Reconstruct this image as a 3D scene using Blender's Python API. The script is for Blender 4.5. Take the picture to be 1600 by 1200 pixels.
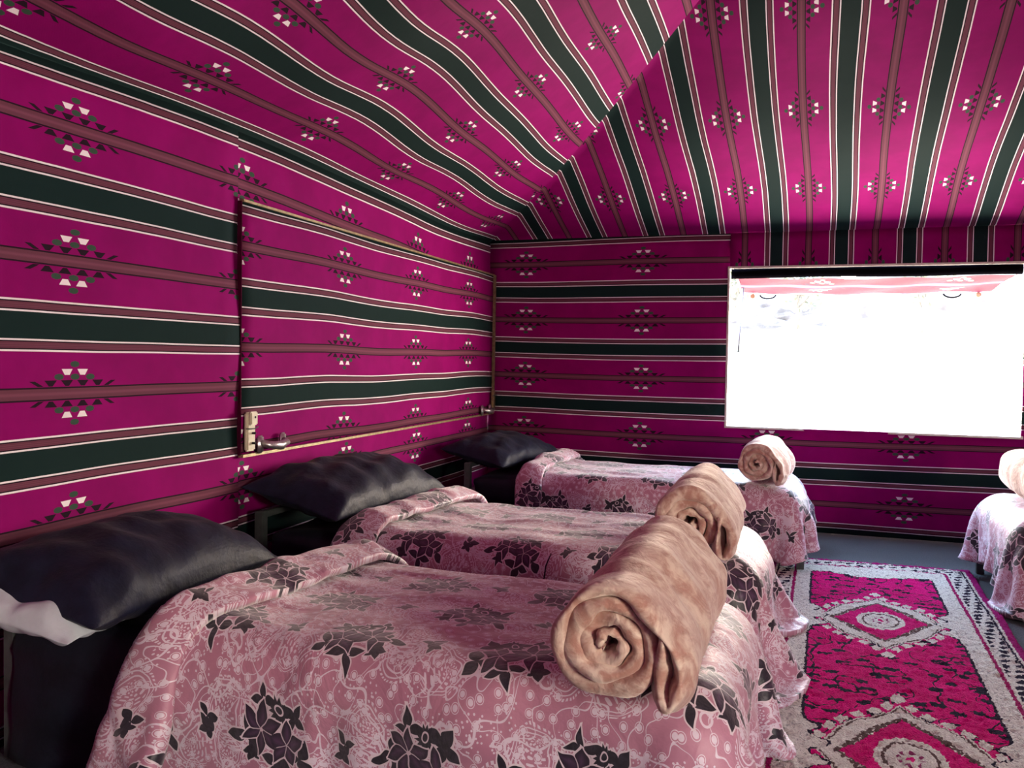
import bpy, math, random
import numpy as np
from mathutils import Matrix, Vector

# ---------------------------------------------------------------- clear
for o in list(bpy.data.objects):
    bpy.data.objects.remove(o, do_unlink=True)
scene = bpy.context.scene
col = scene.collection
S = 0.8            # layout units -> metres (stripe repeat of the tent cloth = 0.5 units = 0.40 m)
random.seed(7)

# ---------------------------------------------------------------- camera
F_PX = 1317.931
CAM = (2.602, -7.325, 1.388)
YAW, PITCH, ROLL = math.radians(17.997), math.radians(-1.751), math.radians(0.888)
cam_d = bpy.data.cameras.new('camera')
cam = bpy.data.objects.new('camera', cam_d)
col.objects.link(cam)
cam_d.sensor_width = 36.0
cam_d.lens = F_PX / 1600.0 * 36.0
cam_d.clip_start = 0.02
fw = Vector((-math.sin(YAW) * math.cos(PITCH), math.cos(YAW) * math.cos(PITCH), math.sin(PITCH)))
rt = Vector((math.cos(YAW), math.sin(YAW), 0))
up = rt.cross(fw)
r2 = rt * math.cos(ROLL) + up * math.sin(ROLL)
u2 = -rt * math.sin(ROLL) + up * math.cos(ROLL)
cam.matrix_world = Matrix(((r2.x, u2.x, -fw.x, CAM[0] * S), (r2.y, u2.y, -fw.y, CAM[1] * S),
                           (r2.z, u2.z, -fw.z, CAM[2] * S), (0, 0, 0, 1)))
scene.camera = cam

# ---------------------------------------------------------------- world, sun, exposure
scene.view_settings.view_transform = 'Standard'
scene.view_settings.look = 'None'
scene.view_settings.gamma = 1.0
scene.view_settings.use_curve_mapping = False
scene.view_settings.exposure = 0.0
SKY_STRENGTH = 54.0
world = bpy.data.worlds.new('desert_sky')
scene.world = world
world.use_nodes = True
wn = world.node_tree
wn.nodes.clear()
w_out = wn.nodes.new('ShaderNodeOutputWorld')
w_bg = wn.nodes.new('ShaderNodeBackground')
w_tc = wn.nodes.new('ShaderNodeTexCoord')
w_sep = wn.nodes.new('ShaderNodeSeparateXYZ')
w_map = wn.nodes.new('ShaderNodeMapRange')
w_map.inputs['From Min'].default_value = -1.0
w_map.inputs['From Max'].default_value = 1.0
w_ramp = wn.nodes.new('ShaderNodeValToRGB')
er = w_ramp.color_ramp
er.elements[0].position = 0.0
er.elements[0].color = (0.42, 0.35, 0.30, 1)      # sunlit sand below the horizon
er.elements[1].position = 1.0
er.elements[1].color = (0.20, 0.32, 0.50, 1)      # open sky
e = er.elements.new(0.47); e.color = (0.86, 0.70, 0.56, 1)
e = er.elements.new(0.51); e.color = (1.0, 0.80, 0.60, 1)      # hazy bright horizon
e = er.elements.new(0.585); e.color = (1.0, 0.84, 0.67, 1)
e = er.elements.new(0.70); e.color = (0.30, 0.41, 0.57, 1)
wn.links.new(w_tc.outputs['Generated'], w_sep.inputs[0])
wn.links.new(w_sep.outputs['Z'], w_map.inputs['Value'])
wn.links.new(w_map.outputs[0], w_ramp.inputs[0])
wn.links.new(w_ramp.outputs[0], w_bg.inputs['Color'])
w_bg.inputs['Strength'].default_value = SKY_STRENGTH
wn.links.new(w_bg.outputs[0], w_out.inputs[0])
try:
    world.cycles.sampling_method = 'MANUAL'
    world.cycles.sample_map_resolution = 256
except Exception:
    pass

sun_d = bpy.data.lights.new('sun', 'SUN')
sun_d.energy = 5.0
sun_d.angle = 0.01
sun_d.color = (1.0, 0.93, 0.82)
sun = bpy.data.objects.new('sun', sun_d)
col.objects.link(sun)
sun.rotation_euler = Vector((0.25, 0.30, -0.92)).to_track_quat('-Z', 'Y').to_euler()

# tent dimensions
WID, LEN, EAVE, SLOPE = 6.45, 9.2, 2.46, 0.56
WX0, WX1, WZ0, WZ1 = 2.133, 4.315, 0.846, 2.167          # open window in the back wall
FY0, FY1, FZ0, FZ1 = -3.78, -0.03, 0.885, 2.14           # shuttered window in the left wall
RY0, RY1, RZ0, RZ1 = -9.0, -7.5, 0.85, 2.14             # unseen opening added in the right wall for fill daylight on the near bed

def portal(loc, sx, sy, direction):
    d = bpy.data.lights.new('daylight_portal', 'AREA')
    d.shape = 'RECTANGLE'
    d.size, d.size_y = sx * S, sy * S
    d.cycles.is_portal = True
    o = bpy.data.objects.new('daylight_portal', d)
    o.location = [c * S for c in loc]
    o.rotation_euler = Vector(direction).to_track_quat('-Z', 'Z').to_euler()
    col.objects.link(o)
portal(((WX0 + WX1) / 2, 0.06, (WZ0 + WZ1) / 2), WX1 - WX0, WZ1 - WZ0, (0, -1, 0))
portal((WID + 0.06, (RY0 + RY1) / 2, (RZ0 + RZ1) / 2), RY1 - RY0, RZ1 - RZ0, (-1, 0, 0))

scene.cycles.use_denoising = True
scene.cycles.max_bounces = 6
scene.cycles.diffuse_bounces = 4
scene.cycles.use_adaptive_sampling = True
scene.cycles.adaptive_threshold = 0.035
scene.cycles.sample_clamp_indirect = 6.0
scene.cycles.caustics_reflective = False
scene.cycles.caustics_refractive = False

# ================================================================ node helper
class G:
    """small expression builder for procedural materials"""
    def __init__(self, nt):
        self.nt = nt
    def m(self, op, a, b=None, c=None, clamp=False):
        n = self.nt.nodes.new('ShaderNodeMath')
        n.operation = op
        n.use_clamp = clamp
        for i, v in enumerate((a, b, c)):
            if v is None:
                continue
            if isinstance(v, E_):
                self.nt.links.new(v.s, n.inputs[i])
            else:
                n.inputs[i].default_value = float(v)
        return E_(self, n.outputs[0])
    def mix(self, f, a, b):
        n = self.nt.nodes.new('ShaderNodeMix')
        n.data_type = 'RGBA'
        for key, v in (('Factor', f),):
            if isinstance(v, E_):
                self.nt.links.new(v.s, n.inputs[0])
            else:
                n.inputs[0].default_value = v
        for i, v in ((6, a), (7, b)):
            if isinstance(v, E_):
                self.nt.links.new(v.s, n.inputs[i])
            else:
                n.inputs[i].default_value = (v[0], v[1], v[2], 1)
        return E_(self, n.outputs[2])
    def vec(self, x, y, z=0.0):
        n = self.nt.nodes.new('ShaderNodeCombineXYZ')
        for i, v in enumerate((x, y, z)):
            if isinstance(v, E_):
                self.nt.links.new(v.s, n.inputs[i])
            else:
                n.inputs[i].default_value = v
        return E_(self, n.outputs[0])
    def uv(self):
        n = self.nt.nodes.new('ShaderNodeUVMap')
        n.uv_map = 'UVMap'
        s = self.nt.nodes.new('ShaderNodeSeparateXYZ')
        self.nt.links.new(n.outputs[0], s.inputs[0])
        return E_(self, s.outputs[0]), E_(self, s.outputs[1]), E_(self, n.outputs[0])
    def objco(self):
        n = self.nt.nodes.new('ShaderNodeTexCoord')
        return E_(self, n.outputs['Object'])
    def noise(self, vec, scale, detail=2.0, rough=0.5, dist=0.0, color=False):
        n = self.nt.nodes.new('ShaderNodeTexNoise')
        n.inputs['Scale'].default_value = scale
        n.inputs['Detail'].default_value = detail
        n.inputs['Roughness'].default_value = rough
        n.inputs['Distortion'].default_value = dist
        if vec is not None:
            self.nt.links.new(vec.s, n.inputs['Vector'])
        return E_(self, n.outputs['Color' if color else 'Fac'])
    def voronoi(self, vec, scale, rnd=1.0):
        n = self.nt.nodes.new('ShaderNodeTexVoronoi')
        n.voronoi_dimensions = '2D'
        n.inputs['Scale'].default_value = scale
        n.inputs['Randomness'].default_value = rnd
        self.nt.links.new(vec.s, n.inputs['Vector'])
        return E_(self, n.outputs['Distance'])
    def lt(self, a, b):
        return self.m('LESS_THAN', a, b)
    def gt(self, a, b):
        return self.m('GREATER_THAN', a, b)
    def between(self, x, a, b):
        return self.gt(x, a) * self.lt(x, b)
    def sm(self, x, a, b):
        n = self.nt.nodes.new('ShaderNodeMapRange')
        n.interpolation_type = 'SMOOTHSTEP'
        self.nt.links.new(x.s, n.inputs['Value'])
        n.inputs['From Min'].default_value = a
        n.inputs['From Max'].default_value = b
        return E_(self, n.outputs[0])
    def mx(self, *a):
        r = a[0]
        for v in a[1:]:
            r = self.m('MAXIMUM', r, v)
        return r
    def mn(self, *a):
        r = a[0]
        for v in a[1:]:
            r = self.m('MINIMUM', r, v)
        return r
    def wrap(self, x, period):
        """signed distance to the nearest multiple of period"""
        return self.m('SUBTRACT', x, self.m('MULTIPLY', self.m('ROUND', self.m('DIVIDE', x, period)), period))
    def bump(self, h, strength, distance):
        n = self.nt.nodes.new('ShaderNodeBump')
        n.inputs['Strength'].default_value = strength
        n.inputs['Distance'].default_value = distance
        self.nt.links.new(h.s, n.inputs['Height'])
        return n.outputs[0]

class E_:
    def __init__(self, g, s):
        self.g, self.s = g, s
    def __add__(self, o): return self.g.m('ADD', self, o)
    def __radd__(self, o): return self.g.m('ADD', o, self)
    def __sub__(self, o): return self.g.m('SUBTRACT', self, o)
    def __rsub__(self, o): return self.g.m('SUBTRACT', o, self)
    def __mul__(self, o): return self.g.m('MULTIPLY', self, o)
    def __rmul__(self, o): return self.g.m('MULTIPLY', o, self)
    def __truediv__(self, o): return self.g.m('DIVIDE', self, o)
    def abs(self): return self.g.m('ABSOLUTE', self)

def new_mat(name):
    mt = bpy.data.materials.new(name)
    mt.use_nodes = True
    nt = mt.node_tree
    b = nt.nodes['Principled BSDF']
    return mt, nt, b, G(nt)

def setp(b, **kw):
    for k, v in kw.items():
        k = k.replace('_', ' ').title() if k not in ('IOR',) else k
        if k in b.inputs:
            b.inputs[k].default_value = v

def simple_mat(name, c, rough=0.5, metal=0.0, noise=0.0, nscale=30.0, bump=0.0, sheen=0.0, spec=0.5):
    mt, nt, b, g = new_mat(name)
    co = g.objco()
    n = g.noise(co, nscale, 4.0, 0.6)
    cc = g.mix(g.sm(n, 0.3, 0.7), [v * (1 - noise) for v in c], [min(1, v * (1 + noise)) for v in c])
    nt.links.new(cc.s, b.inputs['Base Color'])
    b.inputs['Roughness'].default_value = rough
    b.inputs['Metallic'].default_value = metal
    b.inputs['Specular IOR Level'].default_value = spec
    if sheen:
        b.inputs['Sheen Weight'].default_value = sheen
    if bump:
        nt.links.new(g.bump(n, bump, 0.01), b.inputs['Normal'])
    return mt

# ================================================================ tent cloth (woven stripes and stepped motifs)
MAG = (0.220, 0.001, 0.112)
MAUVE = (0.165, 0.052, 0.088)
GREEN = (0.008, 0.023, 0.023)
INK = (0.020, 0.008, 0.018)
LEAFG = (0.040, 0.082, 0.056)
CREAM = (0.88, 0.85, 0.92)
def cloth_mat(name, mag=MAG, translucent=0.0, fade=0.0):
    """UV: u along the stripes, v across them; a dark green stripe at every multiple of 0.5"""
    mt, nt, b, g = new_mat(name)
    u, v, uvv = g.uv()
    wob = g.noise(uvv, 1.7, 2.0) - 0.5
    v2 = v + wob * 0.006
    d = g.wrap(v2, 0.5).abs()                        # distance to the green stripe
    m_ = 0.25 - d                                    # distance to the motif line
    uu = g.wrap(u, 1.058)
    au = uu.abs()
    # motifs
    def trap(c, m0, m1, h0, h1):
        t = (m_ - m0) / (m1 - m0)
        hw = t * (h1 - h0) + h0
        return g.between(m_, m0, m1) * g.lt((au - c).abs(), hw)
    dark = g.mx(trap(0.039, 0.028, 0.050, 0.009, 0.029), trap(0.116, 0.028, 0.050, 0.009, 0.029))
    sl = au - (m_ - 0.026) * 1.9                     # slanted outer feathers
    dark = g.mx(dark, g.between(m_, 0.027, 0.047) * g.between(sl, 0.146, 0.172))
    def blob(c, mc):
        a = (au - c) / 0.024
        q = (m_ - mc) / 0.0125
        r = g.mx(a.abs(), q.abs()) * 0.55 + (a.abs() + q.abs()) * 0.35
        return g.lt(r, 0.86)
    leaf = g.mx(blob(0.0, 0.0625), blob(0.077, 0.0625), blob(0.0, 0.1105))
    white_m = trap(0.038, 0.070, 0.092, 0.012, 0.026)
    # colours
    wv = g.noise(uvv, 3.0, 3.0, 0.6)
    base = g.mix(g.sm(wv, 0.3, 0.75), mag, [min(1.0, c * 1.25 + fade * 0.05) for c in mag])
    streak = g.m('SINE', d * 900.0) * 0.5 + 0.5
    mv = g.mix(streak * 0.55, MAUVE, [c * 0.55 for c in MAUVE])
    c = base
    c = g.mix(g.between(m_, 0.0195, 0.0255), c, INK)
    c = g.mix(g.lt(m_, 0.0195), c, g.mix(g.sm(m_, 0.0, 0.010), [x * 1.15 for x in MAUVE], [x * 0.85 for x in MAUVE]))
    c = g.mix(dark, c, INK)
    c = g.mix(leaf, c, LEAFG)
    c = g.mix(white_m, c, CREAM)
    c = g.mix(g.lt(d, 0.0945), c, CREAM)
    c = g.mix(g.lt(d, 0.0875), c, INK)
    c = g.mix(g.lt(d, 0.0825), c, mv)
    c = g.mix(g.lt(d, 0.060), c, INK)
    c = g.mix(g.lt(d, 0.055), c, CREAM)
    c = g.mix(g.lt(d, 0.0485), c, GREEN)
    # pale scuffs and dust
    du = g.noise(uvv, 2.3, 6.0, 0.75)
    dv = g.noise(uvv, 0.9, 2.0)
    c = g.mix(g.sm(du, 0.60, 0.82) * g.sm(dv, 0.45, 0.7) * 0.10, c, (0.4, 0.35, 0.4))
    nt.links.new(c.s, b.inputs['Base Color'])
    b.inputs['Roughness'].default_value = 0.75
    b.inputs['Specular IOR Level'].default_value = 0.06
    weave = g.m('SINE', u * 1500.0) * g.m('SINE', v * 1500.0)
    wr = g.noise(uvv, 9.0, 4.0, 0.6)
    nt.links.new(g.bump(weave * 0.10 + wr * 2.0, 0.25, 0.004), b.inputs['Normal'])
    if translucent > 0:
        tr = nt.nodes.new('ShaderNodeBsdfTranslucent')
        nt.links.new(c.s, tr.inputs['Color'])
        mx = nt.nodes.new('ShaderNodeMixShader')
        mx.inputs[0].default_value = translucent
        out = nt.nodes['Material Output']
        nt.links.new(b.outputs[0], mx.inputs[1])
        nt.links.new(tr.outputs[0], mx.inputs[2])
        nt.links.new(mx.outputs[0], out.inputs[0])
    return mt

# ================================================================ floral duvet print
def floral_mat():
    mt, nt, b, g = new_mat('floral_duvet_print')
    u, v, uvv = g.uv()
    W, H = 0.47, 0.285
    row = g.m('FLOOR', v / H)
    par = g.m('FLOORED_MODULO', row, 2.0)
    lv = v - (row + 0.5) * H
    lu = g.wrap(u + par * (W * 0.5), W)
    flip = 1.0 - par * 2.0
    lu = lu * flip                                   # every other row mirrored
    wx = g.noise(g.vec(u, v, 0.0), 13.0, 1.0)
    wy = g.noise(g.vec(u + 3.0, v + 8.0, 0.0), 13.0, 1.0)
    lu = lu + (wx - 0.5) * 0.045
    lv = lv + (wy - 0.5) * 0.045
    def star(x, y, cx, cy, n, R, w, ph, squash=1.0, gaps=False):
        """n pointed petals of length R and half width w round a centre; negative inside"""
        dx, dy = (x - cx), (y - cy) / squash
        r = g.m('SQRT', dx * dx + dy * dy)
        de = g.wrap(g.m('ARCTAN2', dy, dx) + ph, 2 * math.pi / n)
        px, py = r * g.m('COSINE', de), (r * g.m('SINE', de)).abs()
        t = g.m('MULTIPLY', px, 1.0 / R, clamp=True)
        prof = g.m('SINE', g.m('POWER', t, 0.80) * math.pi)
        d_ = g.mx(py - prof * w, px - R)
        if not gaps: return d_
        gap = r * g.m('SINE', math.pi / n - de.abs())          # distance to the line between two petals
        return d_, gap
    f1, g1 = star(lu, lv, 0.042, 0.010, 6, 0.070, 0.0165, 0.3, gaps=True)
    f2, g2 = star(lu, lv, -0.040, -0.022, 5, 0.064, 0.0190, 0.9, gaps=True)
    fl = [f1, f2]
    lf = [star(lu, lv, 0.092, 0.000, 3, 0.060, 0.015, 0.25), star(lu, lv, -0.010, -0.070, 4, 0.058, 0.013, 1.3),
          star(lu, lv, -0.090, -0.050, 3, 0.052, 0.015, 0.1), star(lu, lv, -0.074, 0.046, 4, 0.050, 0.014, 0.9),
          star(lu, lv, 0.028, 0.074, 4, 0.046, 0.011, 0.1), star(lu, lv, 0.078, -0.052, 5, 0.032, 0.010, 0.0),
          star(lu, lv, -0.022, 0.056, 13, 0.034, 0.0065, 0.0)]
    su = g.wrap(lu + W * 0.5, W)                     # single small sprig between bouquets
    sp = [star(su, lv, 0.006, -0.010, 4, 0.030, 0.010, 0.5), star(su, lv, -0.004, 0.010, 3, 0.040, 0.009, 1.1)]
    dF = g.mn(*fl)
    dL = g.mn(*lf)
    dS = g.mn(*sp)
    dA = g.mn(dF, dL, dS)
    # cream line drawing in the ground
    def teardrop(x, y, cx, cy, R, ph):
        dx, dy = x - cx, y - cy
        r = g.m('SQRT', dx * dx + dy * dy)
        th = g.m('ARCTAN2', dy, dx) + ph + r * 9.0
        k = g.m('COSINE', th) * 0.5 + 0.5
        return r - (g.m('POWER', k, 3.0) * 0.74 + 0.26) * R, th, r
    lines = None
    for (x, cx, cy, R, ph) in ((lu, 0.150, 0.065, 0.105, 0.5), (lu, -0.155, -0.075, 0.110, 2.6), (lu, 0.160, -0.085, 0.080, 4.2)):
        t, th, r = teardrop(x, lv, cx, cy, R, ph)
        l = g.mx(g.lt(t.abs(), 0.0022), g.lt((t - 0.012).abs(), 0.0016), g.lt((t - 0.021).abs(), 0.0028) * g.gt(g.m('SINE', th * 26.0), -0.2),
                 g.lt(t + 0.010, 0.0) * g.gt(g.m('SINE', r * 420.0) * g.m('SINE', th * 7.0), 0.25))
        lines = l if lines is None else g.mx(lines, l)
    nz = g.noise(uvv, 5.0, 1.0, 0.4)
    nz2 = g.noise(g.vec(u + 7.3, v * 1.0 + 3.1), 6.5, 1.0, 0.4)
    nz3 = g.noise(g.vec(u + 2.1, v + 5.7), 10.0, 1.0, 0.4)
    vine = g.mx(g.lt((nz - 0.50).abs(), 0.0050), g.lt((nz2 - 0.47).abs(), 0.0048), g.lt((nz3 - 0.52).abs(), 0.0065))
    vo = g.voronoi(uvv, 24.0, 0.85)
    vo2 = g.voronoi(g.vec(u + 1.7, v + 0.9), 62.0, 0.9)
    dots = g.mx(g.lt(vo, 0.17), g.between(vo, 0.23, 0.27), g.lt(vo2, 0.17) * g.lt((nz - 0.5).abs(), 0.05))
    cream = g.mx(lines, vine, dots)
    gn = g.noise(uvv, 6.0, 3.0)
    ground = g.mix(g.sm(gn, 0.3, 0.7), (0.47, 0.210, 0.310), (0.56, 0.270, 0.375))
    c = g.mix(cream * 0.86, ground, (0.86, 0.82, 0.92))
    c = g.mix(g.lt(dA, 0.0048), c, (0.80, 0.72, 0.78))
    tint = g.noise(uvv, 40.0, 3.0, 0.6, 1.2)
    c = g.mix(g.lt(g.mn(dL, dS), 0.0), c, g.mix(g.sm(tint, 0.35, 0.75), (0.010, 0.010, 0.020), (0.035, 0.030, 0.050)))
    c = g.mix(g.gt(g.m('MULTIPLY', dF, -1.0), -0.0045) * g.lt(dF, 0.0045), c, (0.80, 0.72, 0.78))
    c = g.mix(g.lt(dF, 0.0), c, g.mix(g.sm(dF, -0.026, -0.002), (0.105, 0.050, 0.125), (0.020, 0.010, 0.030)))
    pet = g.mx(g.lt(f1, 0.0) * g.lt(g1, 0.0016), g.lt(f2, 0.0) * g.gt(f1, 0.004) * g.lt(g2, 0.0016))
    c = g.mix(pet * 0.8, c, (0.80, 0.72, 0.78))
    sx, sy = lu + 0.022, lv - 0.060
    sr = g.m('SQRT', sx * sx + sy * sy)
    c = g.mix(g.between(sr, 0.009, 0.013), c, (0.78, 0.70, 0.76))
    fx, fy = lu - 0.040, lv - 0.008
    c = g.mix(g.lt(g.m('SQRT', fx * fx + fy * fy), 0.006), c, (0.75, 0.66, 0.72))
    nt.links.new(c.s, b.inputs['Base Color'])
    b.inputs['Roughness'].default_value = 0.45
    b.inputs['Sheen Weight'].default_value = 0.55
    b.inputs['Sheen Roughness'].default_value = 0.5
    b.inputs['Specular IOR Level'].default_value = 0.4
    wr = g.noise(uvv, 5.0, 5.0, 0.55, 0.6)
    nt.links.new(g.bump(wr, 0.6, 0.03), b.inputs['Normal'])
    return mt

# ================================================================ rug
def rug_mat():
    mt, nt, b, g = new_mat('rug_pile')
    u, v, uvv = g.uv()                               # u across (0 = centre line), v along from the far end
    jx = (g.noise(uvv, 70.0, 1.0) - 0.5)
    jy = (g.noise(g.vec(u + 5.0, v + 9.0), 70.0, 1.0) - 0.5)
    x = u + jx * 0.022
    y = v + jy * 0.026
    ax = x.abs()
    # medallions
    my = g.wrap(y - 1.41, 1.66)
    amy = my.abs()
    rose = g.m('SINE', amy * 17.0 + 0.6) * 0.022 + g.m('SINE', ax * 24.0) * 0.014
    dm = ax * 1.36 + amy * 0.97 + rose                      # stepped lozenge
    # field edge, with scrolls reaching in beside each medallion
    scroll = g.sm(amy, 0.30, 0.10)
    endy = g.mn(y, 4.45 - y)                         # distance to the nearest short side
    lobes = g.m('SINE', ax * 13.0 + 1.0) * 0.035
    field = g.mn(0.365 - ax - scroll * 0.07 * (g.m('SINE', y * 42.0) * 0.5 + 0.9), endy - 0.40 - lobes)
    fld_n = g.noise(uvv, 5.0, 4.0, 0.6)
    red = g.mix(g.sm(fld_n, 0.3, 0.7), (0.60, 0.002, 0.155), (0.76, 0.004, 0.22))
    cream = g.mix(g.noise(uvv, 45.0, 3.0, 0.7), (0.74, 0.76, 0.66), (0.90, 0.90, 0.80))
    ink = (0.025, 0.020, 0.040)
    brown = (0.13, 0.09, 0.08)
    # leaves and tendrils in the field
    vo = g.voronoi(g.vec(x * 1.0, y * 1.55), 7.0, 0.75)
    lfn = g.noise(g.vec(x * 1.0, y * 1.8), 16.0, 2.0, 0.6)
    leaf = g.lt(vo + (lfn - 0.5) * 0.55, 0.215)
    tn = g.noise(uvv, 6.0, 0.5)
    tendril = g.lt((tn - 0.5).abs(), 0.010)
    c = g.mix(g.mx(leaf, tendril), red, ink)
    # medallion rings
    petals = g.gt(g.m('SINE', (ax * 1.0 - amy * 0.7) * 62.0), -0.35)
    c = g.mix(g.between(dm, 0.50, 0.575) * petals, c, cream)
    c = g.mix(g.lt(dm, 0.485), c, cream)
    spk = g.gt(g.noise(uvv, 60.0, 2.0), 0.60)
    c = g.mix(g.between(dm, 0.455, 0.470), c, brown)
    c = g.mix(g.between(dm, 0.30, 0.36), c, g.mix(spk, brown, cream))
    c = g.mix(g.lt(dm, 0.32), c, red)
    rr = g.m('SQRT', x * x * 1.9 + my * my)
    c = g.mix(g.between(rr, 0.02, 0.165), c, cream)
    c = g.mix(g.between(rr, 0.115, 0.130), c, brown)
    c = g.mix(g.between(rr, 0.045, 0.062) * g.gt(g.m('SINE', g.m('ARCTAN2', my, x) * 8.0), -0.1), c, (0.30, 0.05, 0.15))
    # border: cream, a thin pink line, dark figured band, cream, pink selvedge
    e = g.mn(0.635 - ax, endy)                       # distance to the outer edge
    speck = g.gt(g.noise(uvv, 55.0, 2.0), 0.60)
    bord = g.mix(speck * 0.45, cream, ink)
    fig = g.m('SINE', (x + y) * 55.0) * g.m('SINE', (x - y) * 38.0)
    bord = g.mix(g.between(e, 0.075, 0.155) * g.gt(fig, 0.15), bord, ink)
    bord = g.mix(g.between(e, 0.168, 0.186), bord, (0.36, 0.01, 0.12))
    bord = g.mix(g.between(e, 0.062, 0.073), bord, ink)
    bord = g.mix(g.lt(e, 0.048), bord, (0.36, 0.012, 0.16))
    c = g.mix(g.lt(field, 0.012), c, ink)
    c = g.mix(g.lt(field, 0.0), c, bord)
    pile = g.noise(uvv, 130.0, 2.0, 0.7)
    c2 = g.mix(g.sm(pile, 0.30, 0.62), g.mix(0.25, c, (0.01, 0.005, 0.01)), c)
    nt.links.new(c2.s, b.inputs['Base Color'])
    b.inputs['Roughness'].default_value = 0.9
    b.inputs['Specular IOR Level'].default_value = 0.03
    nt.links.new(g.bump(pile, 0.9, 0.010), b.inputs['Normal'])
    return mt

def plush_mat(name='plush_blanket'):
    mt, nt, b, g = new_mat(name)
    co = g.objco()
    n1 = g.noise(co, 11.0, 4.0, 0.55, 1.5)
    n2 = g.noise(co, 34.0, 4.0, 0.6, 0.8)
    f = g.sm(n1 * 0.65 + n2 * 0.35, 0.40, 0.62)
    c = g.mix(f, (0.47, 0.265, 0.215), (0.80, 0.68, 0.58))
    nt.links.new(c.s, b.inputs['Base Color'])
    b.inputs['Roughness'].default_value = 0.85
    b.inputs['Sheen Weight'].default_value = 1.0
    b.inputs['Sheen Roughness'].default_value = 0.45
    b.inputs['Sheen Tint'].default_value = (1.0, 0.93, 0.85, 1)
    b.inputs['Specular IOR Level'].default_value = 0.15
    nt.links.new(g.bump(n1 * 1.0 + n2 * 0.4, 0.5, 0.015), b.inputs['Normal'])
    return mt

M = {}
M['cloth'] = cloth_mat('striped_tent_cloth')
M['awning'] = cloth_mat('darkened_striped_cloth', mag=(0.045, 0.0020, 0.0100), translucent=0.3, fade=0.0)  # tent magenta darkened so the strong outdoor light does not bleach it
M['floral'] = floral_mat()
M['rug'] = rug_mat()
M['plush'] = plush_mat()
M['navy'] = simple_mat('navy_bed_linen', (0.006, 0.010, 0.020), 0.6, 0, 0.3, 12, 0.5, 0.02, 0.3)
M['pillow'] = simple_mat('dark_satin_pillowcase', (0.009, 0.012, 0.030), 0.55, 0, 0.25, 16, 0.6, 0.02, 0.20)
M['white_fabric'] = simple_mat('white_pillow_ticking', (0.60, 0.70, 0.78), 0.8, 0, 0.06, 20, 0.3)
M['steel'] = simple_mat('grey_green_painted_steel', (0.060, 0.078, 0.075), 0.5, 0.0, 0.2, 25, 0.1)
M['brass'] = simple_mat('dull_brass_profile', (0.34, 0.27, 0.15), 0.4, 0.6, 0.25, 40, 0.1)
M['ivory'] = simple_mat('ivory_plastic', (0.68, 0.66, 0.50), 0.5, 0, 0.1, 30, 0.1)
M['chrome'] = simple_mat('worn_aluminium', (0.62, 0.62, 0.64), 0.32, 0.9, 0.15, 60, 0.15)
M['pale_frame'] = simple_mat('pale_aluminium_profile', (0.55, 0.54, 0.50), 0.45, 0.3, 0.1, 30, 0.05)
M['hem'] = simple_mat('dark_rolled_hem', (0.0022, 0.0020, 0.0030), 0.9, 0, 0.2, 30, 0.3, 0, 0.0)
M['maroon'] = simple_mat('maroon_cloth_edge', (0.055, 0.003, 0.022), 0.9, 0, 0.2, 30, 0.2, 0, 0.05)
M['blue_rod'] = simple_mat('grey_blue_stay_rod', (0.25, 0.33, 0.38), 0.5, 0.2, 0.1, 30)
M['screw'] = simple_mat('dark_screw', (0.03, 0.03, 0.03), 0.4, 0.8, 0.1, 30)
M['carpet'] = simple_mat('grey_floor_carpet', (0.085, 0.108, 0.118), 0.95, 0, 0.30, 160, 0.9, 0.1, 0.1)
M['sand'] = simple_mat('pale_sand', (0.72, 0.66, 0.58), 0.95, 0, 0.1, 3, 0.2)
M['rock'] = simple_mat('pale_rock', (0.085, 0.080, 0.082), 0.95, 0, 0.45, 2.0, 0.6)
M['bark'] = simple_mat('dry_bark', (0.06, 0.055, 0.045), 0.9, 0, 0.3, 12, 0.3)
M['leaf'] = simple_mat('dusty_leaves', (0.060, 0.066, 0.040), 0.8, 0, 0.35, 6)

# ================================================================ mesh helpers (layout units, scaled to metres here)
def tag(o, label=None, cat=None, group=None, kind=None):
    if label: o['label'] = label
    if cat: o['category'] = cat
    if group: o['group'] = group
    if kind: o['kind'] = kind
    return o

def empty(name, loc=(0, 0, 0)):
    o = bpy.data.objects.new(name, None)
    o.empty_display_size = 0.05
    o.location = [c * S for c in loc]
    col.objects.link(o)
    return o

def mesh_obj(name, verts, faces, mat, parent=None, uvs=None, smooth=False, origin=None):
    """verts in world layout units; uvs per vertex; origin moves the object's pivot"""
    V = np.asarray(verts, dtype=float) * S
    base = Vector((0, 0, 0))
    if parent is not None:
        p = parent
        while p is not None:
            base += p.location
            p = p.parent
    loc = Vector([c * S for c in origin]) if origin is not None else (Vector(base) if parent is not None else Vector((0, 0, 0)))
    V = V - np.array(loc)
    me = bpy.data.meshes.new(name)
    me.from_pydata(V.tolist(), [], [tuple(int(i) for i in f) for f in faces])
    if uvs is not None:
        lay = me.uv_layers.new(name='UVMap')
        idx = np.zeros(len(me.loops), dtype=np.int32)
        me.loops.foreach_get('vertex_index', idx)
        U = np.asarray(uvs, dtype=np.float32)[idx]
        lay.data.foreach_set('uv', U.ravel())
    if smooth:
        me.polygons.foreach_set('use_smooth', [True] * len(me.polygons))
    me.update()
    me.materials.append(mat)
    o = bpy.data.objects.new(name, me)
    col.objects.link(o)
    if parent is not None:
        o.parent = parent
        o.location = loc - base
    else:
        o.location = loc
    return o

def mod(o, kind, **kw):
    m_ = o.modifiers.new(kind.title(), kind)
    for k, v in kw.items():
        setattr(m_, k, v)
    return m_

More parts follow.
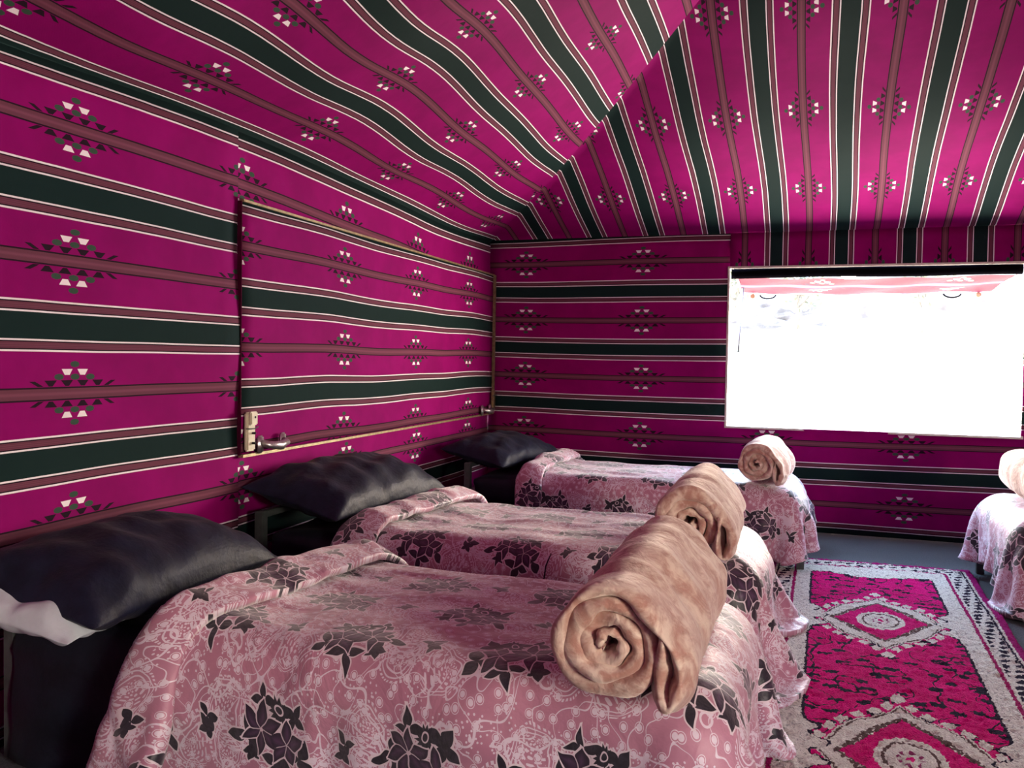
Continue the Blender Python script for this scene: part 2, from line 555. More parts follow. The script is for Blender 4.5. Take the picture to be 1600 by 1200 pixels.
class MB:
    """collects simple solids into one mesh"""
    def __init__(self):
        self.v, self.f = [], []
    def box(self, a, b, bev=0.0):
        (x0, y0, z0), (x1, y1, z1) = [min(p, q) for p, q in zip(a, b)], [max(p, q) for p, q in zip(a, b)]
        n = len(self.v)
        if bev <= 0:
            self.v += [(x0, y0, z0), (x1, y0, z0), (x1, y1, z0), (x0, y1, z0), (x0, y0, z1), (x1, y0, z1), (x1, y1, z1), (x0, y1, z1)]
            for q in ((0, 3, 2, 1), (4, 5, 6, 7), (0, 1, 5, 4), (1, 2, 6, 5), (2, 3, 7, 6), (3, 0, 4, 7)):
                self.f.append([n + i for i in q])
        else:
            import bmesh
            bm = bmesh.new()
            bmesh.ops.create_cube(bm, size=1.0)
            for vv in bm.verts:
                vv.co = Vector(((x0 + x1) / 2 + vv.co.x * (x1 - x0), (y0 + y1) / 2 + vv.co.y * (y1 - y0), (z0 + z1) / 2 + vv.co.z * (z1 - z0)))
            bmesh.ops.bevel(bm, geom=bm.edges[:], offset=bev, segments=2, affect='EDGES')
            bm.verts.index_update()
            for vv in bm.verts: self.v.append(tuple(vv.co))
            for ff in bm.faces: self.f.append([n + vv.index for vv in ff.verts])
            bm.free()
        return self
    def tube(self, pts, rad, seg=10, cap=True):
        pts = [Vector(p) for p in pts]
        rads = rad if isinstance(rad, (list, tuple)) else [rad] * len(pts)
        n0 = len(self.v)
        prev = None
        for i, p in enumerate(pts):
            t = (pts[min(i + 1, len(pts) - 1)] - pts[max(i - 1, 0)]).normalized()
            if prev is None:
                a = Vector((0, 0, 1)) if abs(t.z) < 0.9 else Vector((1, 0, 0))
                nrm = t.cross(a).normalized()
            else:
                nrm = (prev - t * prev.dot(t)).normalized()
            prev = nrm
            bn = t.cross(nrm)
            for k in range(seg):
                an = 2 * math.pi * k / seg
                self.v.append(tuple(p + (nrm * math.cos(an) + bn * math.sin(an)) * rads[i]))
        for i in range(len(pts) - 1):
            for k in range(seg):
                a = n0 + i * seg + k
                b_ = n0 + i * seg + (k + 1) % seg
                self.f.append([a, b_, b_ + seg, a + seg])
        if cap:
            self.f.append([n0 + k for k in range(seg)][::-1])
            self.f.append([n0 + (len(pts) - 1) * seg + k for k in range(seg)])
        return self
    def build(self, name, mat, parent=None, smooth=False, origin=None):
        return mesh_obj(name, self.v, self.f, mat, parent, None, smooth, origin)

def grid_faces(nu, nv, keep=None):
    f = []
    for i in range(nu - 1):
        for j in range(nv - 1):
            if keep is not None and not keep(i, j):
                continue
            a = i * nv + j
            f.append((a, a + nv, a + nv + 1, a + 1))
    return f

def sines(seed, n=10, fmin=1.0, fmax=4.0):
    r = np.random.RandomState(seed)
    fr = r.uniform(fmin, fmax, n); an = r.uniform(0, 2 * math.pi, n); ph = r.uniform(0, 2 * math.pi, n)
    kx, ky = fr * np.cos(an) * 2 * math.pi, fr * np.sin(an) * 2 * math.pi
    def f(x, y):
        x = np.asarray(x, float); y = np.asarray(y, float)
        s = np.zeros(np.broadcast(x, y).shape)
        for a, b_, p in zip(kx, ky, ph):
            s = s + np.sin(a * x + b_ * y + p)
        return s / math.sqrt(n / 2.0)
    return f

def lin(a, b, n): return list(np.linspace(a, b, n))
def sheet(name, us, vs, P, UV, keep, mat, parent=None, smooth=True):
    """grid sheet: P(u,v)->(x,y,z), UV(u,v)->(u,v), keep(u_mid, v_mid)"""
    V, T = [], []
    for u in us:
        for v in vs:
            V.append(P(u, v)); T.append(UV(u, v))
    k = None
    if keep is not None:
        k = lambda i, j: keep((us[i] + us[i + 1]) / 2, (vs[j] + vs[j + 1]) / 2)
    return mesh_obj(name, V, grid_faces(len(us), len(vs), k), mat, parent, T, smooth)

def breaks(a, b, step, extra):
    pts = sorted(set([a, b] + [e_ for e_ in extra if a < e_ < b]))
    out = [pts[0]]
    for p, q in zip(pts[:-1], pts[1:]):
        n = max(1, int(round((q - p) / step)))
        out += list(np.linspace(p, q, n + 1))[1:]
    return out

# ================================================================ the tent shell
w1 = sines(3, 8, 0.25, 0.9)
def eave_z(y):                                       # the sagging line where wall and roof meet, left side
    return EAVE + 0.028 * math.exp(-((y + 3.6) / 1.1) ** 2) - 0.03 * math.exp(-((y + 1.0) / 0.8) ** 2) - 0.03 * math.exp(-((y + 5.4) / 0.8) ** 2)

# floor
sheet('floor', lin(-0.4, WID + 0.4, 32), lin(-LEN - 0.4, 0.4, 44), lambda x, y: (x, y, 0.0), lambda x, y: (x, y), None, M['carpet'])['kind'] = 'structure'

# left wall, with an opening behind the shutter
def left_P(y, z):
    t = min(max((z - 0.0) / EAVE, 0), 1)
    x = 0.010 * float(w1(y * 1.3, z * 1.5)) * math.sin(math.pi * t)
    if y < FY0: x += 0.022
    zz = z if z < 2.2 else z + (eave_z(y) - EAVE) * (z - 2.2) / (EAVE - 2.2)
    return (x, y, zz)
def left_UV(y, z):
    sag = 0.0
    if y > FY0 and z > FZ1 - 0.02:                   # cloth above the shutter hangs in a shallow bow
        sag = 0.10 * min(1, max(0, (y - FY0) / 2.5)) * (EAVE - z) / (EAVE - FZ1)
    return (y + 4.776, z - 2.479 + sag)
ys = breaks(-LEN - 0.05, 0.04, 0.12, [FY0, FY0 - 0.002, FY0 + 0.12, FY1 - 0.12])
zs = breaks(0.0, EAVE, 0.10, [FZ0 + 0.12, FZ1 - 0.12])
o = sheet('wall_left', ys, zs, left_P, left_UV, lambda y, z: not (FY0 + 0.12 < y < FY1 - 0.12 and FZ0 + 0.12 < z < FZ1 - 0.12), M['cloth'])
o['kind'] = 'structure'
mod(o, 'SOLIDIFY', thickness=0.012 * S, offset=-1)

# back wall: horizontal stripes beside and below the window, roof cloth hanging as a valance above it
hem_w = sines(11, 6, 0.4, 1.2)
def back_P(x, z):
    y = 0.012 * float(w1(x * 1.2 + 4, z * 1.4)) * math.sin(math.pi * min(1, z / EAVE)) - 0.004
    zz = z
    if z < 0.01: zz = 0.001
    return (x, y, zz)
wav = sines(21, 6, 0.3, 0.8)
def back_UV(x, z):
    return (x - 0.345, z - 2.486 + 0.006 * float(wav(x, z)))
xs = breaks(0.0, WID, 0.12, [WX0, WX1])
zs = breaks(0.0, EAVE, 0.10, [WZ0, WZ1])
o = sheet('wall_back', xs, zs, back_P, back_UV, lambda x, z: not (WX0 < x < WX1 and z > WZ0) and not (x > WX1 and z > WZ1), M['cloth'])
o['kind'] = 'structure'
mod(o, 'SOLIDIFY', thickness=0.012 * S, offset=1)
xs = breaks(WX0, WID, 0.12, [WX1])
zs = breaks(WZ1, EAVE, 0.08, [])
o2 = sheet('valance', xs, zs, lambda x, z: (x, -0.012 - 0.004 * math.sin(x * 9), z), lambda x, z: (-(z - 2.13) * 1.15, x), None, M['cloth'], parent=o)
mod(o2, 'SOLIDIFY', thickness=0.012 * S, offset=1)

# right and front walls, out of view
o = sheet('wall_right', breaks(-LEN - 0.05, 0.05, 0.25, [RY0, RY1]), breaks(0, EAVE, 0.2, [RZ0, RZ1]), lambda y, z: (WID, y, z), lambda y, z: (y + 4.776, z - 2.479),
          lambda y, z: not (RY0 < y < RY1 and RZ0 < z < RZ1), M['cloth'])
o['kind'] = 'structure'
o = sheet('wall_front', lin(0.0, WID, 24), lin(0.0, EAVE, 10), lambda x, z: (x, -LEN, z), lambda x, z: (x, z - 2.479), None, M['cloth'])
o['kind'] = 'structure'

# ceiling: hipped roof of one striped cloth, stripes running down the length of the tent
HALF = WID / 2
rw = sines(5, 8, 0.3, 0.9)
def roof_sag(d):
    return -0.055 * math.sin(math.pi * min(1, d / 2.4)) + 0.0
ceil = empty('ceiling'); ceil['kind'] = 'structure'
def left_roof(mirror):
    na, nb = 90, 41
    V, T = [], []
    for i in range(na):
        for jj in range(nb):
            j = max(0, jj - 1)
            d = HALF * j / (nb - 2)
            a = i / (na - 1)
            y = -d + (-(LEN - d) + d) * a
            edge = math.sin(math.pi * a) ** 0.5 if 0 < a < 1 else 0.0
            z = eave_z(y) * (1 - j / (nb - 2)) + EAVE * (j / (nb - 2)) + SLOPE * d + roof_sag(d)
            z += 0.016 * float(rw(d * 1.2, y)) * edge * min(1, d / 0.3)
            if jj == 0: d, z = -0.035, z - 0.12       # lip tucked behind the wall cloth
            x = d if not mirror else WID - d
            V.append((x, y, z))
            T.append(((y + 1.50) * 1.15, d * 1.13 + 0.012))
    f = grid_faces(na, nb)
    if mirror: f = [q[::-1] for q in f]
    return V, f, T
for mir in (False, True):
    V, f, T = left_roof(mir)
    mesh_obj('roof_slope', V, f, M['cloth'], ceil, T, True)
def end_roof(front):
    na, nb = 90, 41
    V, T = [], []
    for i in range(na):
        for jj in range(nb):
            j = max(0, jj - 1)
            d = HALF * j / (nb - 2)
            a = i / (na - 1)
            x = d + (WID - 2 * d) * a
            z = EAVE + SLOPE * d + roof_sag(d)
            if i in (0, na - 1): z = eave_z(-d) * (1 - j / (nb - 2)) + EAVE * (j / (nb - 2)) + SLOPE * d + roof_sag(d)
            edge = math.sin(math.pi * a) ** 0.5 if 0 < a < 1 else 0.0
            z += 0.014 * float(rw(x * 1.1 + 9, d * 1.1)) * edge * min(1, d / 0.3)
            if jj == 0: d, z = -0.035, z - 0.12
            y = -d if not front else -LEN + d
            V.append((x, y, z))
            k = 0.13 - 0.07 * min(1, x / 2.4)
            k *= max(-1, min(1, (3.7 - x) / 1.0)) if x > 2.7 else 1
            wv = 0.010 * math.sin(d * 3.2 + x * 1.3)
            T.append(((d * 1.14 - 0.56) * 1.27, x + k * d + wv))
    f = grid_faces(na, nb)
    if front: f = [q[::-1] for q in f]
    return V, f, T
for fr in (False, True):
    V, f, T = end_roof(fr)
    mesh_obj('roof_slope', V, f, M['cloth'], ceil, T, True)

# ================================================================ window 1: open window in the back wall
win = empty('window_1', ((WX0 + WX1) / 2, 0, WZ0)); win['kind'] = 'structure'
tag(win, 'wide open tent window, overexposed by daylight', None)
fwid = 0.016
MB().box((WX0 - fwid, -0.03, WZ1), (WX1 + fwid, 0.03, WZ1 + fwid)).build('head_frame', M['pale_frame'], win)
MB().box((WX0 - fwid, -0.02, WZ0 - fwid), (WX1 + fwid, 0.03, WZ0)).build('sill_frame', M['pale_frame'], win)
MB().box((WX0 - fwid, -0.02, WZ0), (WX0, 0.03, WZ1)).build('side_frame', M['pale_frame'], win)
MB().box((WX1, -0.02, WZ0), (WX1 + fwid, 0.03, WZ1)).build('side_frame', M['pale_frame'], win)
# dark rolled hem under the head, where the propped flap is hinged
V = []; n = 40
pts = [(x, 0.064 + 0.004 * math.sin(x * 7), WZ1 - 0.034 + 0.004 * math.sin(x * 5.0)) for x in np.linspace(WX0 + 0.01, WX1 - 0.01, n)]
MB().tube(pts, 0.042, 10).build('rolled_hem', M['hem'], win, True)

# propped-open flap outside
aw = empty('window_awning', ((WX0 + WX1) / 2, 0.13, 2.06))
tag(aw, 'pink striped cloth flap propped out above the open window', 'awning')
AX0, AX1 = WX0 + 0.05, WX1 - 0.03
sheet('flap_cloth', lin(AX0, AX1, 50), lin(0.13, 1.0, 26),
      lambda x, y: (x, y, 2.10 - 0.065 * (y - 0.13) / 0.87 - 0.018 * math.sin(math.pi * (x - AX0) / (AX1 - AX0)) + 0.006 * math.sin(x * 11 + y * 9)),
      lambda x, y: (x + 0.3, (y - 0.13) * 0.36 + 0.105), None, M['awning'], aw)
MB().tube([(AX0, 1.0, 2.037), (AX1, 1.0, 2.037)], 0.012, 8).build('edge_bar', M['pale_frame'], aw, True)
for xa in (AX0, AX1):
    MB().tube([(xa, 0.13, 2.10), (xa, 1.0, 2.037)], 0.010, 8).build('side_bar', M['pale_frame'], aw, True)
for xc in (2.42, 3.98):
    arc = [(xc + 0.07 * math.cos(a), 0.985, 2.02 - 0.035 * math.sin(a)) for a in np.linspace(0, math.pi, 12)]
    MB().tube(arc, 0.006, 8).build('pull_loop', M['hem'], aw, True)
for xa in (AX0 + 0.03,):
    MB().tube([(xa, 0.02, WZ1 - 0.70), (xa, 0.62, 2.055)], 0.011, 8).build('stay_rod', M['blue_rod'], aw, True)
for xa in (AX0 + 0.10, AX1 - 0.10):
    MB().box((xa - 0.02, 0.96, 1.985), (xa + 0.02, 1.0, 2.03), 0.008).build('catch', M['brass'], aw)

# ================================================================ window 2: shuttered window in the left wall
sh = empty('window_2', (0.02, FY0, FZ0)); sh['kind'] = 'structure'
tag(sh, 'closed tent window in the left wall, covered by a striped shutter')
sw = sines(9, 8, 0.3, 1.1)
def shut_P(y, z):
    t = math.sin(math.pi * min(1, max(0, (y - FY0) / (FY1 - FY0)))) * math.sin(math.pi * min(1, max(0, (z - FZ0) / (FZ1 - FZ0))))
    return (0.040 + 0.010 * float(sw(y, z * 1.4)) * t ** 0.5, y, z)
so = sheet('shutter_cloth', breaks(FY0, FY1, 0.10, []), breaks(FZ0, FZ1, 0.08, []), shut_P,
           lambda y, z: (y + 2.755, z - 2.172 + 0.004 * math.sin(y * 2.4) + 0.003 * math.sin(y * 5.1 + 1)), None, M['cloth'], sh)
mod(so, 'SOLIDIFY', thickness=0.02 * S, offset=-1)
MB().box((0.03, FY0, FZ1 - 0.004), (0.055, FY1, FZ1 + 0.008)).build('top_edge', M['brass'], sh)
MB().box((0.03, FY0, FZ0 - 0.010), (0.058, FY1, FZ0 + 0.004)).build('bottom_edge', M['brass'], sh)
MB().box((0.03, FY1 - 0.012, FZ0), (0.062, FY1 + 0.012, FZ1)).build('side_edge', M['brass'], sh)
MB().box((0.02, FY0 - 0.003, FZ0), (0.044, FY0 + 0.003, FZ1)).build('side_edge', M['maroon'], sh)
# catch plate and pull handles
pl = MB().box((0.055, FY0 + 0.005, FZ0 + 0.02), (0.080, FY0 + 0.075, FZ0 + 0.215), 0.008).build('catch_plate', M['ivory'], sh)
MB().box((0.080, FY0 + 0.012, FZ0 + 0.150), (0.096, FY0 + 0.070, FZ0 + 0.218), 0.006).build('catch_cap', M['ivory'], pl)
for zz in (FZ0 + 0.06, FZ0 + 0.11, FZ0 + 0.19):
    MB().tube([(0.080, FY0 + 0.045, zz), (0.098, FY0 + 0.045, zz)], 0.006, 8).build('screw', M['screw'], pl, True)
MB().tube([(0.085, FY0 - 0.01, FZ0 + 0.135), (0.090, FY0 + 0.05, FZ0 + 0.132), (0.060, FY0 + 0.12, FZ0 + 0.137)], 0.003, 6).build('tie_wire', M['steel'], pl, True)
def handle(y0, y1, z0):
    h = MB()
    h.box((0.055, y0 - 0.022, z0 - 0.045), (0.078, y0 + 0.022, z0 + 0.045), 0.008)
    h.box((0.055, y1 - 0.022, z0 - 0.045), (0.078, y1 + 0.022, z0 + 0.045), 0.008)
    h.tube([(0.070, y0, z0 + 0.01), (0.105, y0 + 0.02, z0 - 0.002), (0.118, (y0 + y1) / 2, z0 - 0.010), (0.105, y1 - 0.02, z0 - 0.002), (0.070, y1, z0 + 0.01)],
           [0.016, 0.019, 0.022, 0.019, 0.016], 10)
    return h.build('pull_handle', M['chrome'], sh, True)
handle(FY0 + 0.13, FY0 + 0.33, FZ0 + 0.045)
handle(FY1 - 0.33, FY1 - 0.13, FZ0 + 0.040)
pl = MB().box((0.055, FY1 - 0.075, FZ0 + 0.02), (0.080, FY1 - 0.016, FZ0 + 0.215), 0.008).build('catch_plate', M['brass'], sh)
MB().tube([(0.083, FY1 - 0.10, FZ0 + 0.16), (0.088, FY1 - 0.01, FZ0 + 0.16)], 0.004, 6).build('tie_wire', M['steel'], pl, True)

# ================================================================ beds
def make_bed(name_label, x0, x1, y0, y1, zt, head='left'):
    """steel bed frame; zt = mattress top; head end posts stand above the mattress"""
    cx = x0 if head == 'left' else x1
    f = empty('bed_frame', ((x0 + x1) / 2, (y0 + y1) / 2, 0))
    tag(f, name_label, 'bed', 'steel bed frames')
    t = 0.024
    zr = zt - 0.20
    hx = x0 if head == 'left' else x1
    fx = x1 if head == 'left' else x0
    for y in (y0 + t, y1 - t):
        MB().box((hx - t, y - t, 0), (hx + t, y + t, zt + 0.095), 0.004).build('head_post', M['steel'], f)
        MB().box((fx - t, y - t, 0), (fx + t, y + t, zr), 0.004).build('foot_leg', M['steel'], f)
        MB().box((min(hx, fx) + t, y - t * 0.8, zr - 0.06), (max(hx, fx) - t, y + t * 0.8, zr), 0.004).build('side_rail', M['steel'], f)
    MB().box((hx - t * 0.8, y0 + 2 * t, zt + 0.06), (hx + t * 0.8, y1 - 2 * t, zt + 0.092), 0.004).build('head_rail', M['steel'], f)
    MB().box((fx - t * 0.8, y0 + 2 * t, zr - 0.06), (fx + t * 0.8, y1 - 2 * t, zr), 0.004).build('foot_rail', M['steel'], f)
    for k in range(9):
        xx = x0 + 0.14 + k * (x1 - x0 - 0.28) / 8
        MB().box((xx - 0.03, y0 + 2 * t, zr - 0.03), (xx + 0.03, y1 - 2 * t, zr - 0.005)).build('slat', M['steel'], f)
    return f

def make_mattress(label, x0, x1, y0, y1, z0, z1, seed):
    """soft box under a dark fitted sheet"""
    nx, ny, nz = 34, 18, 7
    rr = sines(seed, 8, 0.8, 2.2)
    V, idx, F = [], {}, []
    def vid(i, j, k):
        key = (i, j, k)
        if key not in idx:
            u, v, w = i / nx * 2 - 1, j / ny * 2 - 1, k / nz * 2 - 1
            p = np.array([u * (x1 - x0) / 2, v * (y1 - y0) / 2, w * (z1 - z0) / 2])
            half = np.array([(x1 - x0) / 2, (y1 - y0) / 2, (z1 - z0) / 2])
            r = 0.065
            q = np.clip(p, -(half - r), half - r)
            dlt = p - q
            L = np.linalg.norm(dlt)
            if L > 1e-9: p = q + dlt / L * r
            c = np.array([(x0 + x1) / 2, (y0 + y1) / 2, (z0 + z1) / 2])
            p = p + c
            w_ = 0.006 * float(rr(p[0] * 1.6 + p[2] * 2, p[1] * 1.6 + p[2] * 3))
            p[2] += w_ if w > 0 else 0
            if abs(u) > 0.99: p[0] += w_
            if abs(v) > 0.99: p[1] += w_
            idx[key] = len(V); V.append(tuple(p))
        return idx[key]
    for i in range(nx):
        for j in range(ny):
            F.append((vid(i, j, nz), vid(i + 1, j, nz), vid(i + 1, j + 1, nz), vid(i, j + 1, nz)))
            F.append((vid(i, j, 0), vid(i, j + 1, 0), vid(i + 1, j + 1, 0), vid(i + 1, j, 0)))
    for i in range(nx):
        for k in range(nz):
            F.append((vid(i, 0, k), vid(i + 1, 0, k), vid(i + 1, 0, k + 1), vid(i, 0, k + 1)))
            F.append((vid(i, ny, k), vid(i, ny, k + 1), vid(i + 1, ny, k + 1), vid(i + 1, ny, k)))
    for j in range(ny):
        for k in range(nz):
            F.append((vid(0, j, k), vid(0, j, k + 1), vid(0, j + 1, k + 1), vid(0, j + 1, k)))
            F.append((vid(nx, j, k), vid(nx, j + 1, k), vid(nx, j + 1, k + 1), vid(nx, j, k + 1)))
    o = mesh_obj('mattress', V, F, M['navy'], None, None, True, ((x0 + x1) / 2, (y0 + y1) / 2, z0))
    tag(o, label, 'mattress', 'mattresses in dark sheets')
    return o

# ---------------------------------------------------------------- draped duvets: a small cloth solver
def drape(Xm, fold, box, zt, inflate=0.03, steps=120, iters=5, seed=0, extra=None, rest_noise=0.03):
    """Xm: (nu,nv,2) flat material layout in x,y. fold: number of rows folded back at the start of u.
    box: (x0,x1,y0,y1,z0,z1) the mattress. returns (nu,nv,3)"""
    nu, nv = Xm.shape[:2]
    N = nu * nv
    I = np.arange(N).reshape(nu, nv)
    mat = Xm.reshape(N, 2)
    pos = np.zeros((nu, nv, 3))
    pos[:, :, :2] = Xm
    pos[:, :, 2] = zt + inflate + 0.02
    off = np.full((nu, nv), inflate)
    if fold > 0:
        for i in range(fold):
            pos[i, :, 0] = 2 * Xm[fold, :, 0] - Xm[i, :, 0]
            pos[i, :, 2] += 0.075
            off[i, :] = inflate + 0.050 + 0.035 * math.sin(math.pi * min(1.0, (fold - i) / fold))
        for i in range(fold, min(nu, fold * 2)):
            off[i, :] = inflate + 0.02 * (1 - (i - fold) / fold)
    rs = np.random.RandomState(seed)
    nz = sines(seed + 50, 8, 0.8, 2.4)
    pos[:, :, 2] += 0.006 * nz(Xm[:, :, 0], Xm[:, :, 1])
    x = pos.reshape(N, 3).copy()
    off = off.reshape(N)
    scl = 1.0 + rest_noise * np.clip(sines(seed + 90, 8, 0.5, 1.6)(mat[:, 0], mat[:, 1]), -1.0, 1.6)
    sets = []
    def add(A, B, k):
        A, B = A.ravel(), B.ravel()
        L = np.linalg.norm(mat[A] - mat[B], axis=1) * 0.5 * (scl[A] + scl[B])
        sets.append((A, B, L, k))
    for p in (0, 1):
        add(I[p:-1:2, :], I[p + 1::2, :][:I[p:-1:2, :].shape[0]], 0.95)
        add(I[:, p:-1:2], I[:, p + 1::2][:, :I[:, p:-1:2].shape[1]], 0.95)
        a = I[p:-1:2]; b_ = I[p + 1::2][:a.shape[0]]
        add(a[:, :-1], b_[:, 1:], 0.45)
        add(a[:, 1:], b_[:, :-1], 0.45)
    for p in range(4):
        ra = [i for i in range(nu - 2) if i % 4 == p]
        ca = [j for j in range(nv - 2) if j % 4 == p]
        if ra: add(I[ra, :], I[[i + 2 for i in ra], :], 0.16)
        if ca: add(I[:, ca], I[:, [j + 2 for j in ca]], 0.16)
    r = 0.12
    c = np.array([(box[0] + box[1]) / 2, (box[2] + box[3]) / 2, (box[4] + box[5]) / 2])
    hb = np.array([(box[1] - box[0]) / 2, (box[3] - box[2]) / 2, (box[5] - box[4]) / 2]) - r
    def collide(x):
        d = x - c
        q = np.abs(d) - hb
        o_ = np.maximum(q, 0)
        ln = np.linalg.norm(o_, axis=1)
        dist = ln + np.minimum(q.max(axis=1), 0) - r - off
        hit = dist < 0
        if hit.any():
            h = np.where(hit)[0]
            nrm = o_[h] * np.sign(d[h])
            l = ln[h]
            ins = l < 1e-6
            nrm[~ins] /= l[~ins, None]
            nrm[ins] = (0, 0, 1)
            x[h] -= nrm * dist[h, None]
        low = x[:, 2] < 0.030
        x[low, 2] = 0.030
        hit = hit | low
        if extra is not None:
            hit = extra(x, off) | hit
        return hit
    prev = x.copy()
    for s in range(steps):
        cur = x.copy()
        vel = (x - prev) * 0.93
        np.clip(vel, -0.03, 0.03, out=vel)
        x = x + vel
        x[:, 2] -= 0.0011
        prev = cur
        for it in range(iters):
            for A, B, L, k in sets:
                d = x[B] - x[A]
                ln = np.sqrt((d * d).sum(axis=1)) + 1e-9
                cf = (0.5 * k * (ln - L) / ln)[:, None] * d
                x[A] += cf
                x[B] -= cf
            hit = collide(x)
        h = np.where(hit)[0]
        x[h, :2] -= 0.6 * (x[h, :2] - prev[h, :2])
    Pn = x.reshape(nu, nv, 3)
    du_ = np.gradient(Pn, axis=0); dv_ = np.gradient(Pn, axis=1)
    nr = np.cross(du_, dv_); nr /= (np.linalg.norm(nr, axis=2, keepdims=True) + 1e-9)
    if fold: nr[:fold] *= -1
    a_, b_ = Xm[:, :, 0], Xm[:, :, 1]
    puff = sines(seed + 200, 8, 1.2, 2.6)(a_, b_)
    wrk = 1 - np.abs(sines(seed + 210, 6, 0.9, 2.0)(a_ * 0.55 + b_ * 0.4, b_ * 1.6)) * 1.6     # ridged creases
    wrk = np.clip(wrk, 0, 1) ** 2
    fine = sines(seed + 220, 10, 3.5, 6.5)(a_ * 0.7, b_ * 1.2)
    amt = 0.007 * puff + 0.022 * wrk + 0.0030 * fine
    if fold:
        near_fold = np.exp(-((np.arange(nu) - fold * 0.9) / (fold * 1.1)) ** 2)[:, None]
        amt = amt + near_fold * 0.013 * (1 - np.abs(np.sin(a_ * 26 + 2.2 * sines(seed + 230, 6, 0.5, 1.3)(a_, b_)))) ** 2
    hang = np.clip((zt - Pn[:, :, 2]) / 0.2, 0, 1)
    if fold: hang[:fold] = 0.6
    return Pn + nr * (amt * (0.55 + 0.45 * hang))[:, :, None]

def make_duvet(label, P, Xm, flip_u=False, thick=0.030, uo=0.0, vo=0.0):
    nu, nv = P.shape[:2]
    V = P.reshape(-1, 3)
    T = np.stack([Xm[:, :, 0] + uo, Xm[:, :, 1] + vo], axis=2).reshape(-1, 2)
    c = V.mean(axis=0)
    o = mesh_obj('duvet', V, grid_faces(nu, nv), M['floral'], None, T, True, (c[0], c[1], V[:, 2].min()))
    mod(o, 'SUBSURF', levels=1, render_levels=1)
    mod(o, 'SOLIDIFY', thickness=thick * S, offset=0.0)
    tag(o, label, 'duvet', 'floral duvets on the beds')
    return o

def layout(xh, xe, y0, y1, h, fold_w=0.0, foot_right=True):
    """material layout: xh(y) head edge, xe(y) foot edge"""
    nv = int(round((y1 - y0) / h)) + 1
    yv = np.linspace(y0, y1, nv)
    L = max(xe(y) - xh(y) for y in yv) + fold_w
    nu = int(round(L / h)) + 1
    X = np.zeros((nu, nv, 2))
    for j, y in enumerate(yv):
        cut = max(0.0, 1 - (y - y0) / 0.40, 1 - (y1 - y) / 0.40)
        xa, xb = xh(y) - fold_w, xe(y)
        if foot_right: xb -= 0.34 * cut * cut
        else: xa += 0.30 * cut * cut
        a = np.linspace(xa, xb, nu)
        X[:, j, 0] = a
        X[:, j, 1] = y
    fold = int(round(fold_w / (L / (nu - 1))))
    return X, fold

ZT = 0.49
ZR = ZT - 0.20
H_ = 0.031
GRP_R = 'rolled plush blankets'
# near bed
NB = (0.12, 2.48, -5.16, -4.12)
make_bed('steel bed frame nearest the camera, mostly hidden under duvet and dark sheet', *NB, ZT)
make_mattress('nearest mattress in a black fitted sheet, exposed beside the pillow with white end', NB[0] + 0.03, NB[1] - 0.03, NB[2] + 0.01, NB[3] - 0.01, ZR, ZT, 31)
V, T = [], []
hs = sines(77, 8, 0.5, 1.8)
for i in range(60):
    for j in range(16):
        xx = NB[0] + 0.02 + 0.85 * i / 59; t = j / 15
        fl_ = 0.020 * math.sin(xx * 13 + 1.2 * math.sin(xx * 4)) * t ** 1.3 + 0.012 * float(hs(xx, t))
        V.append((xx, NB[2] + 0.035 - 0.045 * min(1, t * 5) - 0.02 * t + fl_ * min(1, t * 4), ZT + 0.004 - 0.02 * min(1, t * 6) - (ZT - 0.035) * t))
near_m = bpy.data.objects['mattress']
so = mesh_obj('sheet_overhang', V, grid_faces(60, 16), M['navy'], near_m, None, True)
mod(so, 'SOLIDIFY', thickness=0.006 * S, offset=0)
X, fo = layout(lambda y: max(0.42, 0.88 - 1.75 * max(0, -5.08 - y)), lambda y: 2.88, -5.62, -3.80, H_, 0.30)
P = drape(X, fo, (NB[0], NB[1], NB[2], NB[3], ZR, ZT), ZT, seed=1)
make_duvet('mauve floral duvet on the nearest bed, folded back along its head edge', P, X, uo=0.03, vo=0.02)
# middle bed
MBD = (0.12, 2.50, -3.74, -2.72)
make_bed('steel bed frame of the middle bed, one head post showing beside its pillow', *MBD, ZT + 0.02)
make_mattress('mattress in a dark sheet under the middle bed duvet', MBD[0] + 0.03, MBD[1] - 0.03, MBD[2] + 0.01, MBD[3] - 0.01, ZR + 0.02, ZT + 0.02, 32)
X, fo = layout(lambda y: 0.50 + 0.30 * min(1, max(0, (y + 3.74) / 1.0)), lambda y: 2.92, -4.14, -2.35, H_, 0.24)
P = drape(X, fo, (MBD[0], MBD[1], MBD[2], MBD[3], ZR + 0.02, ZT + 0.02), ZT + 0.02, seed=2, rest_noise=0.035)
md = make_duvet('floral duvet on the middle bed, its top catching warm orange light', P, X, uo=0.21, vo=0.11)
si = int(np.argmin(np.abs(X[:, X.shape[1] // 2, 0] - 1.66)))
seam = [Vector(P[si, j]) + Vector((0, -0.017, 0.004)) for j in range(3, X.shape[1]) if X[si, j, 1] < -3.66]
MB().tube(seam, 0.0035, 6).build('cover_seam', M['navy'], md, True)
